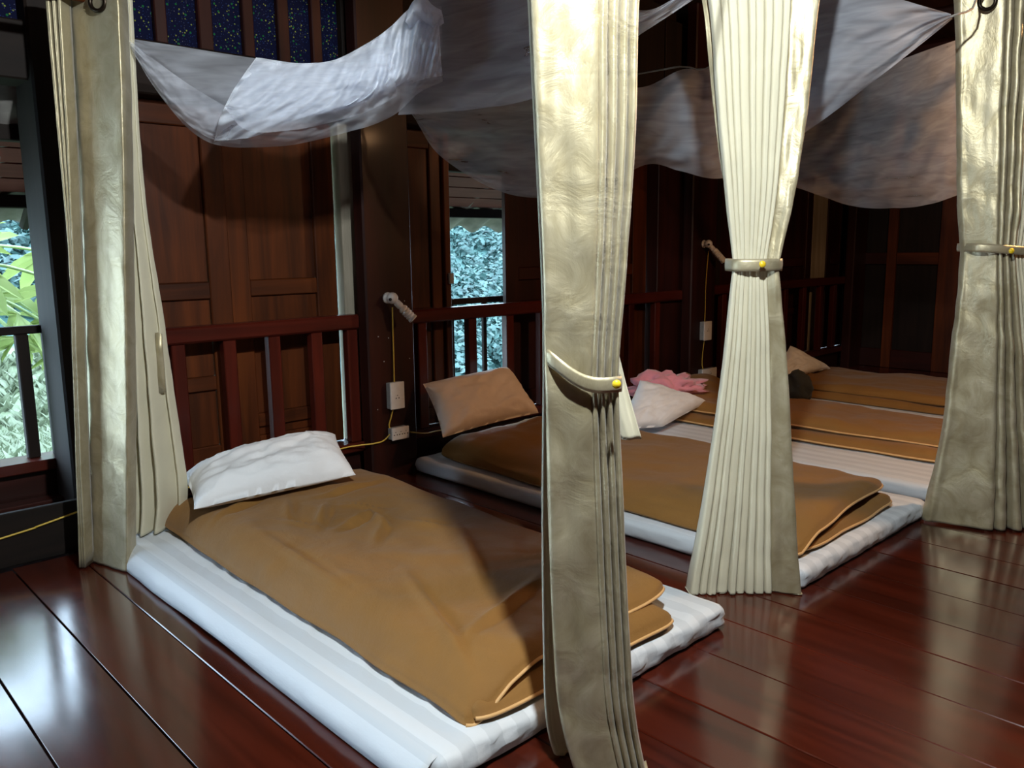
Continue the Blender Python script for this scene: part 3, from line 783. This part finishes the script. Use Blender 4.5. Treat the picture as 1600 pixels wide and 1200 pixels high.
tb = build('tieback', [p for r in [[(1.056, 2.911, 0.804), (1.064, 2.904, 0.804), (1.072, 2.896, 0.799)], [(1.057, 2.924, 0.736), (1.065, 2.916, 0.731), (1.075, 2.907, 0.735)], [(1.055, 2.926, 0.645), (1.069, 2.926, 0.648), (1.079, 2.917, 0.655)], [(1.055, 2.926, 0.590), (1.067, 2.929, 0.584), (1.077, 2.919, 0.593)]] for p in r], gridfaces(3, 2), M['gold'], cL, True, .004)
# --- centre curtain
cC = empty('curtain', (1.17, 1.0, 0)); tag(cC, 'gold satin curtain nearest the camera with a loose yellow-buttoned tieback', 'curtain', 'tied satin curtains')
DC = 1.53
rowsC = [(2.207, 0.016, 0.357), (1.929, 0.022, 0.307), (1.663, 0.032, 0.258), (1.507, 0.042, 0.234), (1.291, 0.051, 0.231), (1.040, 0.062, 0.217), (0.861, 0.064, 0.204), (0.775, 0.066, 0.206), (0.573, 0.069, 0.216), (0.307, 0.078, 0.231), (0.140, 0.091, 0.244), (-0.032, 0.132, 0.275)]
rowsCb = [(2.221, 0.017, 0.353), (1.968, 0.020, 0.304), (1.527, 0.039, 0.231), (1.039, 0.060, 0.219), (0.851, 0.063, 0.205), (0.550, 0.059, 0.205), (0.272, 0.060, 0.214), (0.068, 0.067, 0.229), (-0.045, 0.100, 0.251)]
curtain_part('gold_panel', rowsC, [(0.03, .35), (.0, .1), (.06, .0), (.22, .06), (.42, .0), (.60, .04)] + pleats(.62, 1.0, 4, .02, .30) + [(1.0, .6)], DC, lambda z: .075, cC, M['gold'], 150, 110, .006, 5)
curtain_part('cream_panel', rowsCb, [(0, .0), (.02, -.12), (.06, .05), (.15, .3), (.4, .2), (.6, .5), (.8, .3), (1, .5)], DC + .085, lambda z: .05, cC, M['cream'], 70, 80, .004, 6)
rowsCt = [(0.908, 0.183, 0.209), (0.815, 0.203, 0.231), (0.748, 0.211, 0.250), (0.686, 0.227, 0.268)]
curtain_part('loose_flap', rowsCt, [(0, .0), (.35, -.3), (.7, .1), (1, .0)], 1.66, lambda z: .03, cC, M['cream'], 24, 20, .003, 7)
zA = (1.076, 1.047, 0.878); zB = (1.176, 0.952, 0.822)
t_ = tieback(cC, zA[2], zB[2], Vector(zA).dot(RH) / Vector(zA).dot(DH), Vector(zB).dot(RH) / Vector(zB).dot(DH), DC, .095, .030, front_sag=.020)
bp = (1.152, 0.940, 0.833); button(t_, bp, tuple(-DH), .0085)
# --- second curtain (cream pleats to the front)
c2 = empty('curtain', (2.14, 1.25, 0)); tag(c2, 'cream pleated curtain pinched by a gold band in front of the second bed', 'curtain', 'tied satin curtains')
D2 = 2.44
rows2 = [(2.291, 0.415, 0.984), (1.956, 0.518, 0.898), (1.756, 0.568, 0.869), (1.499, 0.597, 0.853), (1.232, 0.631, 0.824), (1.057, 0.655, 0.791), (1.020, 0.658, 0.785), (0.973, 0.656, 0.790), (0.666, 0.633, 0.830), (0.265, 0.586, 0.867), (0.056, 0.555, 0.889), (-0.025, 0.545, 0.900)]
curtain_part('cream_panel', rows2, flat_pleats(0, .75, (1.1, .8, 1.0, 1.25, .75, 1.0, .9, 1.1, .8), -.10, .36), D2, lambda z: .055 + .05 * max(0, 1 - z / .45) - .022 * math.exp(-((z - 1.03) / .12) ** 2), c2, M['cream'], 260, 110, .004, 8)
curtain_part('gold_panel', rows2, [(.742, .20), (.76, -.06), (.86, -.22), (.97, -.40), (1.0, -.2), (.98, .9)], D2, lambda z: .05 + .03 * max(0, 1 - z / .45), c2, M['gold'], 60, 110, .006, 9)
rows2b = [(2.334, 0.384, 0.447), (1.986, 0.508, 0.581), (1.780, 0.561, 0.624), (1.514, 0.598, 0.651), (1.331, 0.626, 0.675), (1.048, 0.681, 0.704), (0.654, 0.674, 0.698), (0.023, 0.604, 0.677), (-0.031, 0.595, 0.668)]
curtain_part('gold_lining', rows2b, [(0, 0), (.3, -.2), (.7, .1), (1, .3)], D2 + .07, lambda z: .04, c2, M['gold'], 30, 80, .004, 10)
zA = (2.108, 1.309, 1.026); zB = (2.213, 1.210, 1.022)
t_ = tieback(c2, zA[2] - .004, zB[2], Vector(zA).dot(RH) / Vector(zA).dot(DH), Vector(zB).dot(RH) / Vector(zB).dot(DH), D2 - .01, .115, .036)
button(t_, (2.166, 1.234, 1.025), tuple(-DH), .010)
# --- third curtain at the right edge
c3 = empty('curtain', (3.4, .95, 0)); tag(c3, 'shiny gold satin curtain tied in at the right edge in front of the third bed', 'curtain', 'tied satin curtains')
D3 = 3.0
rows3 = [(2.025, 1.566, 1.899), (1.902, 1.582, 1.867), (1.585, 1.612, 1.857), (1.256, 1.640, 1.864), (1.099, 1.662, 1.856), (1.049, 1.671, 1.851), (0.984, 1.669, 1.866), (0.680, 1.660, 1.932), (0.316, 1.647, 2.004), (0.116, 1.624, 2.052), (0.007, 1.610, 2.077)]
curtain_part('gold_panel', rows3, [(0, .8), (.01, .52), (.08, .40), (.25, .06), (.42, -.28)] + pleats(.44, .80, 3, -.26, .14), D3, lambda z: .09 + .05 * max(0, 1 - z / .4), c3, M['gold'], 150, 110, .006, 13)
curtain_part('cream_panel', rows3, pleats(.80, 1.0, 3, -.1, .5), D3, lambda z: .08, c3, M['cream'], 90, 90, .004, 14)
zA = (3.210, 1.037, 1.062); zB = (3.368, 0.887, 1.043)
t_ = tieback(c3, zA[2], zB[2], Vector(zA).dot(RH) / Vector(zA).dot(DH), Vector(zB).dot(RH) / Vector(zB).dot(DH), D3 - .01, .15, .030)
button(t_, (3.298, 0.913, 1.049), tuple(-DH), .010)
# grommets and rods
for cur, px in ((c3, (3.247, 1.037, 1.894)), (cL, (0.932, 2.822, 1.843))):
    v_, f_ = torus(px, tuple(DH + RH * .2), .026, .007); build('grommet', v_, f_, M['bronze'], cur)
RZ = 1.842
v_, f_ = tube([(-.9, 2.90, 1.868), (1.035, 2.90, 1.868)], .014, 10); r1 = build('curtain_rod', v_, f_, M['brown_x'])
tag(r1, 'short wooden rod through the top of the left curtain', 'curtain rod')
v_, f_ = tube([(3.29, 1.06, 1.85), (4.9, 1.06, 1.85)], .013, 10); r2 = build('curtain_rod', v_, f_, M['bronze'])
tag(r2, 'dark rod through the top of the right curtain', 'curtain rod')
v_, f_ = tube([(.2, 1.13, 2.16), (3.2, 1.13, 2.16)], .014, 10); r3 = build('curtain_rod', v_, f_, M['bronze'])
tag(r3, 'long dark rod above the bed feet carrying the two middle curtains', 'curtain rod')

# ------------------------------------------------------------------ mosquito nets
def net_part(name, rows, nu, nv, mat, parent, amp=.02, fu=14, seed=0, along=0.0):
    G = surface(rows, nu, nv); V = []
    for i in range(nu + 1):
        for j in range(nv + 1):
            p = Vector(G[i][j]); u = j / nv; v = i / nu
            w_ = amp * (math.sin(fu * 2 * math.pi * (u + along * v) + 3 * nz(u * 5 + seed, v * 2, 0)) * .45 * (.4 + .6 * math.sin(math.pi * min(1, v * 1.1)))
                        + 1.1 * fbm(u * 6 + seed, v * 3, seed, 3) + .6 * ridge(u * 9 + 3 * v + seed, v * 2 - u * 2, seed))
            d = p - Vector((0, 0, 1.08)); d.z = 0; d.normalize()
            V.append(tuple(p + d * w_ + Vector((0, 0, .25 * w_))))
    return build(name, V, gridfaces(nu, nv), mat, parent)
nA = empty('mosquito_net', (1.5, 2.5, 1.5)); tag(nA, 'white mosquito net gathered up in a thick bundle above the nearest bed', 'mosquito net', 'mosquito nets slung above the beds')
top = [(1.044, 2.900, 1.768), (1.205, 2.840, 1.754), (1.382, 2.740, 1.730), (1.532, 2.620, 1.710), (1.635, 2.500, 1.734), (1.700, 2.400, 1.796), (1.748, 2.300, 1.869), (1.789, 2.200, 1.856)]
m_1 = [(1.039, 2.880, 1.755), (1.153, 2.780, 1.664), (1.290, 2.660, 1.603), (1.467, 2.520, 1.584), (1.579, 2.420, 1.624), (1.652, 2.320, 1.688), (1.711, 2.240, 1.752), (1.753, 2.160, 1.744)]
m_2 = [(1.040, 2.880, 1.744), (1.134, 2.800, 1.585), (1.256, 2.700, 1.493), (1.460, 2.560, 1.486), (1.587, 2.440, 1.546), (1.675, 2.340, 1.604), (1.736, 2.260, 1.660), (1.766, 2.180, 1.671)]
bot = [(1.041, 2.880, 1.732), (1.131, 2.840, 1.559), (1.244, 2.780, 1.441), (1.440, 2.660, 1.433), (1.610, 2.500, 1.480), (1.719, 2.400, 1.527), (1.764, 2.300, 1.598), (1.802, 2.220, 1.626)]
net_part('draped_panel', [top, m_1, m_2, bot], 46, 110, M['net'], nA, .018, 5, 1, .3)
n_a = [(1.033, 2.860, 1.751), (1.092, 2.780, 1.676), (1.166, 2.720, 1.607), (1.242, 2.660, 1.548), (1.297, 2.620, 1.508)]
n_b = [(1.034, 2.860, 1.740), (1.083, 2.790, 1.633), (1.148, 2.740, 1.538), (1.234, 2.700, 1.481), (1.302, 2.660, 1.458)]
n_c = [(1.037, 2.870, 1.732), (1.082, 2.820, 1.611), (1.142, 2.790, 1.524), (1.221, 2.750, 1.455), (1.308, 2.700, 1.434)]
net_part('lower_fold', [n_a, n_b, n_c], 24, 60, M['net'], nA, .010, 4, 15, .3)
h_a = [(1.354, 2.640, 1.705), (1.414, 2.540, 1.681), (1.534, 2.460, 1.693), (1.588, 2.370, 1.725), (1.640, 2.280, 1.780)]
h_b = [(1.232, 2.580, 1.556), (1.325, 2.470, 1.562), (1.449, 2.370, 1.572), (1.542, 2.290, 1.610), (1.598, 2.210, 1.663)]
h_c = [(1.214, 2.600, 1.531), (1.286, 2.580, 1.463), (1.432, 2.470, 1.474), (1.591, 2.390, 1.524), (1.671, 2.300, 1.577)]
net_part('outer_fold', [h_a, h_b, h_c], 40, 100, M['net'], nA, .016, 9, 17, .3)
# gathered folds lying over the drape
g_t = [(1.365, 2.660, 1.714), (1.461, 2.580, 1.698), (1.559, 2.500, 1.707), (1.621, 2.400, 1.747), (1.669, 2.320, 1.796), (1.716, 2.240, 1.862), (1.731, 2.200, 1.849), (1.729, 2.140, 1.806)]
g_1 = [(1.266, 2.600, 1.612), (1.387, 2.500, 1.592), (1.492, 2.400, 1.601), (1.575, 2.320, 1.638), (1.621, 2.240, 1.690), (1.661, 2.180, 1.753), (1.680, 2.140, 1.739), (1.697, 2.100, 1.725)]
g_2 = [(1.211, 2.620, 1.510), (1.348, 2.520, 1.511), (1.477, 2.420, 1.532), (1.573, 2.340, 1.572), (1.632, 2.260, 1.617), (1.678, 2.200, 1.662), (1.691, 2.150, 1.666), (1.716, 2.120, 1.664)]
g_b = [(1.237, 2.740, 1.441), (1.327, 2.620, 1.456), (1.439, 2.520, 1.508), (1.562, 2.440, 1.543), (1.677, 2.380, 1.589), (1.737, 2.280, 1.627), (1.749, 2.220, 1.632), (1.754, 2.160, 1.631)]
net_part('gathered_folds', [g_t, g_1, g_2, g_b], 46, 150, M['net_dense'], nA, .032, 15, 4, .2)
k_t = [(1.653, 2.220, 1.801), (1.673, 2.200, 1.850), (1.701, 2.180, 1.866), (1.720, 2.160, 1.839), (1.739, 2.140, 1.823)]
k_1 = [(1.613, 2.160, 1.771), (1.626, 2.130, 1.804), (1.650, 2.110, 1.805), (1.679, 2.110, 1.795), (1.728, 2.120, 1.798)]
k_b = [(1.657, 2.200, 1.767), (1.680, 2.180, 1.782), (1.697, 2.160, 1.778), (1.720, 2.150, 1.768), (1.749, 2.140, 1.786)]
net_part('knot', [k_t, k_1, k_b], 20, 40, M['net_dense'], nA, .012, 6, 9, .3)
r_t = [(1.777, 2.300, 1.954), (1.799, 2.050, 1.976), (1.801, 1.800, 1.898), (1.768, 1.550, 1.766), (1.746, 1.360, 1.666), (1.712, 1.220, 1.662), (1.697, 1.140, 1.675)]
r_1 = [(1.773, 2.320, 1.776), (1.838, 2.100, 1.805), (1.859, 1.860, 1.762), (1.803, 1.580, 1.714), (1.734, 1.350, 1.643), (1.706, 1.210, 1.656), (1.693, 1.130, 1.670)]
r_b = [(1.747, 2.400, 1.536), (1.869, 2.160, 1.536), (1.897, 1.900, 1.539), (1.826, 1.600, 1.578), (1.748, 1.360, 1.608), (1.741, 1.200, 1.655), (1.714, 1.130, 1.665)]
net_part('side_panel', [r_t, r_1, r_b], 40, 90, M['net'], nA, .020, 5, 6, .5)
v_, f_ = tube([(1.042, 2.890, 1.754), (1.0, 3.0, 1.80), (.97, 3.26, 1.90)], .004, 6, 10); build('tie_cord', v_, f_, M['rope'], nA)
v_, f_ = tube([(1.721, 2.200, 1.859), (1.95, 2.5, 2.2), (2.1, 3.1, 2.62)], .005, 6, 10); build('tie_cord', v_, f_, M['rope'], nA)
v_, f_ = tube([(1.711, 1.135, 1.670), (1.78, 1.13, 1.95), (1.80, 1.13, 2.16)], .004, 6, 10); build('tie_cord', v_, f_, M['rope'], nA)

nB = empty('mosquito_net', (2.8, 2.2, 1.4)); tag(nB, 'white mosquito net slung in a wide sagging drape above the second bed', 'mosquito net', 'mosquito nets slung above the beds')
b_t = [(2.231, 2.980, 1.673), (2.421, 2.860, 1.737), (2.676, 2.680, 1.822), (2.851, 2.460, 1.785), (3.034, 2.340, 1.773), (3.164, 2.240, 1.845), (3.240, 2.100, 1.860), (2.992, 1.720, 1.950), (2.843, 1.400, 1.983), (2.891, 1.200, 1.875), (2.960, 1.050, 1.806)]
b_1 = [(2.227, 2.970, 1.666), (2.365, 2.820, 1.606), (2.594, 2.600, 1.562), (2.759, 2.380, 1.580), (2.934, 2.260, 1.608), (3.083, 2.180, 1.719), (3.155, 2.040, 1.682), (2.899, 1.660, 1.765), (2.782, 1.360, 1.780), (2.856, 1.180, 1.778), (2.960, 1.050, 1.802)]
b_2 = [(2.230, 2.970, 1.661), (2.343, 2.840, 1.513), (2.572, 2.620, 1.401), (2.807, 2.420, 1.421), (2.963, 2.280, 1.492), (3.118, 2.200, 1.537), (3.196, 2.060, 1.502), (2.928, 1.680, 1.541), (2.753, 1.360, 1.623), (2.843, 1.180, 1.697), (2.967, 1.050, 1.797)]
b_b = [(2.233, 2.970, 1.656), (2.338, 2.880, 1.462), (2.570, 2.700, 1.313), (2.857, 2.500, 1.324), (3.092, 2.360, 1.444), (3.208, 2.260, 1.414), (3.296, 2.120, 1.378), (3.020, 1.740, 1.396), (2.843, 1.420, 1.500), (2.851, 1.200, 1.638), (2.974, 1.050, 1.793)]
net_part('draped_panel', [b_t, b_1, b_2, b_b], 46, 170, M['net'], nB, .020, 8, 12, .4)
v_, f_ = tube([(2.961, 1.050, 1.798), (3.115, 1.030, 1.873), (3.2, 1.12, 2.15)], .004, 6, 8); build('tie_cord', v_, f_, M['rope'], nB)
v_, f_ = tube([(2.230, 2.975, 1.665), (2.22, 3.1, 1.72), (2.2, 3.165, 1.76)], .004, 6, 8); build('tie_cord', v_, f_, M['rope'], nB)
v_, f_ = tube([(3.396, 2.700, 1.923), (3.248, 2.300, 1.882), (3.132, 2.000, 1.849), (2.8, 1.13, 2.15)], .004, 6, 12); build('tie_cord', v_, f_, M['rope'], nB)

nC = empty('mosquito_net', (4.1, 1.8, 1.3)); tag(nC, 'white mosquito net hanging in shadow above the third bed', 'mosquito net', 'mosquito nets slung above the beds')
c_t = [(4.216, 2.900, 1.943), (4.447, 2.700, 1.870), (4.562, 2.400, 1.880), (4.511, 2.050, 1.960), (4.232, 1.650, 1.966), (3.895, 1.300, 1.935)]
c_1 = [(4.150, 2.850, 1.752), (4.327, 2.620, 1.671), (4.393, 2.300, 1.628), (4.325, 1.950, 1.653), (4.148, 1.600, 1.688), (3.868, 1.280, 1.712)]
c_2 = [(4.171, 2.860, 1.611), (4.336, 2.620, 1.529), (4.409, 2.300, 1.457), (4.354, 1.950, 1.430), (4.191, 1.600, 1.442), (3.913, 1.280, 1.481)]
c_b = [(4.233, 2.900, 1.537), (4.473, 2.700, 1.469), (4.569, 2.400, 1.403), (4.519, 2.050, 1.284), (4.436, 1.680, 1.260), (4.102, 1.320, 1.309)]
net_part('draped_panel', [c_t, c_1, c_2, c_b], 46, 120, M['net'], nC, .022, 6, 21, .5)
v_, f_ = tube([(3.896, 1.300, 1.933), (3.75, 1.14, 1.85), (3.8, 1.062, 1.86)], .004, 6, 8); build('tie_cord', v_, f_, M['rope'], nC)
v_, f_ = tube([(4.216, 2.900, 1.943), (4.55, 3.1, 1.8), (4.7, 3.165, 1.82)], .004, 6, 8); build('tie_cord', v_, f_, M['rope'], nC)

# ------------------------------------------------------------------ lamps, outlets, cables
def reading_lamp(ball, tip, label):
    B = Vector(ball); E_ = Vector(tip); d = (E_ - B).normalized(); L_ = (E_ - B).length
    t = empty('reading_lamp', (B.x, 3.17, B.z))
    v_, f_ = lathe([(.026, 0), (.026, .008), (.018, .014), (.012, .03)], (B.x, 3.17, B.z), (0, -1, 0)); build('wall_mount', v_, f_, M['white_plastic'], t)
    prof = [(.027 * math.sin(math.pi * k / 12), -.027 * math.cos(math.pi * k / 12)) for k in range(13)]
    v_, f_ = lathe(prof, B, d); build('ball_joint', v_, f_, M['white_plastic'], t)
    h0 = .022
    pr = [(.010, h0), (.016, h0 + .004), (.017, h0 + .03), (.013, h0 + .034), (.018, h0 + .04)]
    k = h0 + .046
    while k < L_ - .012:
        pr += [(.022, k), (.022, k + .008), (.0185, k + .010), (.0185, k + .013)]; k += .014
    pr += [(.0225, L_ - .01), (.0225, L_), (.017, L_), (.015, L_ - .006)]
    v_, f_ = lathe(pr, B, d); build('lamp_head', v_, f_, M['white_plastic'], t)
    s = B + Vector((-.022, -.016, -.004)); v_, f_ = lathe([(.007, 0), (.007, .005), (.004, .007)], s, (-.7, -.7, -.1), 12); build('switch', v_, f_, M['black_plastic'], t)
    return tag(t, label, 'lamp', 'reading lamps on the posts')
reading_lamp((2.211, 3.130, 0.858), (2.291, 3.080, 0.758), 'small white reading lamp on the post between the first two beds')
reading_lamp((4.789, 3.130, 1.091), (4.903, 3.080, 0.975), 'small white reading lamp on the far post in shadow')
def outlet_box(x0, x1, z0, z1, label, sockets, lamp=False):
    t = empty('socket_box', ((x0 + x1) / 2, 3.17, z0))
    box('back_box', x0 + .002, x1 - .002, 3.139, 3.17, z0 + .002, z1 - .002, M['grey_plastic'], t, .003)
    box('face_plate', x0, x1, 3.130, 3.140, z0, z1, M['white_plastic'], t, .003)
    for (sx_, sz_) in sockets:
        for dx in (-.008, .008):
            v_, f_ = lathe([(.003, 0), (.003, .0016)], (sx_ + dx, 3.1305, sz_), (0, -1, 0), 8); build('socket_hole', v_, f_, M['black_plastic'], t)
        v_, f_ = lathe([(.0022, 0), (.0022, .0016)], (sx_, 3.1305, sz_ + .013), (0, -1, 0), 8); build('socket_hole', v_, f_, M['black_plastic'], t)
    if lamp:
        v_, f_ = lathe([(.006, 0), (.005, .003)], (x0 + .01, 3.131, (z0 + z1) / 2), (0, -1, 0), 10); build('indicator_light', v_, f_, M['red_led'], t)
    return tag(t, label, 'socket')
a = (2.183, 3.130, 0.464); b2 = (2.259, 3.130, 0.334)
outlet_box(a[0], b2[0] + .004, b2[2] + .002, a[2], 'upright white single socket box on the post between the first two beds', [((a[0] + b2[0]) / 2, (a[2] + b2[2]) / 2 - .01)])
a = (2.184, 3.130, 0.241); b2 = (2.283, 3.130, 0.193)
outlet_box(a[0], b2[0], b2[2] - .006, a[2] + .006, 'low white triple socket strip on the post near the floor', [(a[0] + (b2[0] - a[0]) * f_, (a[2] + b2[2]) / 2 - .004) for f_ in (.2, .5, .8)])
a = (4.768, 3.130, 0.570); b2 = (4.860, 3.130, 0.440)
outlet_box(a[0], b2[0], b2[2], a[2], 'upright white socket box on the far post', [((a[0] + b2[0]) / 2, (a[2] + b2[2]) / 2)])
a = (4.760, 3.130, 0.237); b2 = (4.937, 3.130, 0.177)
outlet_box(a[0], b2[0], b2[2] - .005, a[2] + .005, 'low socket strip with a glowing red light on the far post', [((a[0] + b2[0]) / 2 + .01, (a[2] + b2[2]) / 2)], True)
def cable(pts, label, r=.0035, seg=30):
    v_, f_ = tube(pts, r, 6, seg); return tag(build('cable', v_, f_, M['yellow_cord']), label, 'cable')
cable([(2.227, 3.155, 0.814), (2.231, 3.163, 0.694), (2.230, 3.163, 0.573), (2.226, 3.160, 0.452)], 'yellow cord from the near reading lamp down to the socket box')
cable([(2.213, 3.160, 0.331), (2.201, 3.160, 0.295), (2.190, 3.162, 0.260), (2.194, 3.160, 0.235)], 'short yellow cord between socket box and socket strip')
cable([(2.198, 3.155, 0.225), (2.156, 3.160, 0.191), (2.103, 3.162, 0.185), (2.040, 3.200, 0.180), (1.949, 3.220, 0.175), (1.627, 3.220, 0.153), (1.261, 3.220, 0.144), (1.164, 3.220, 0.139)], 'yellow cord running along the wall behind the pillow of the nearest bed', .0035, 60)
cable([(2.302, 3.150, 0.209), (2.402, 3.160, 0.185), (2.514, 3.200, 0.173), (2.695, 3.240, 0.154), (2.883, 3.250, 0.137)], 'yellow cord running from the socket strip behind the second bed', .0035)
cable([(-.4, 3.184, .005), (0.575, 3.184, 0.111), (0.695, 3.184, 0.127), (0.840, 3.184, 0.152), (.90, 3.184, .165)], 'yellow cord slanting across the low board under the left window')
cable([(4.829, 3.155, 1.044), (4.821, 3.163, 0.838), (4.821, 3.163, 0.665), (4.814, 3.160, 0.556)], 'thin cord from the far reading lamp down to its socket box', .003)
cable([(4.819, 3.160, 0.446), (4.805, 3.163, 0.358), (4.801, 3.163, 0.270), (4.807, 3.150, 0.226)], 'thin cord from the far socket box down to the glowing strip', .003)

# lamps out of frame that light the room
def pendant(pos, mat, label, r=.05):
    t = empty('pendant_bulb', (pos[0], pos[1], 2.70))
    prof = [(r * math.sin(math.pi * k / 14), -r * math.cos(math.pi * k / 14)) for k in range(15)]
    v_, f_ = lathe(prof, pos, (0, 0, 1), 20); build('bulb', v_, f_, mat, t)
    v_, f_ = lathe([(.016, .045), (.02, .05), (.02, .10), (.008, .115)], pos, (0, 0, 1), 14); build('bulb_holder', v_, f_, M['black_plastic'], t)
    v_, f_ = tube([(pos[0], pos[1], pos[2] + .11), (pos[0], pos[1], 2.70)], .004, 6); build('cord', v_, f_, M['black_plastic'], t)
    return tag(t, label, 'lamp')
pendant(BULB_POS, M['bulb'], 'bright cool white bulb hanging above the foot of the nearest bed', .032)
pendant(WARM_POS, M['warm_bulb'], 'warm orange bulb hanging beyond the right curtain')
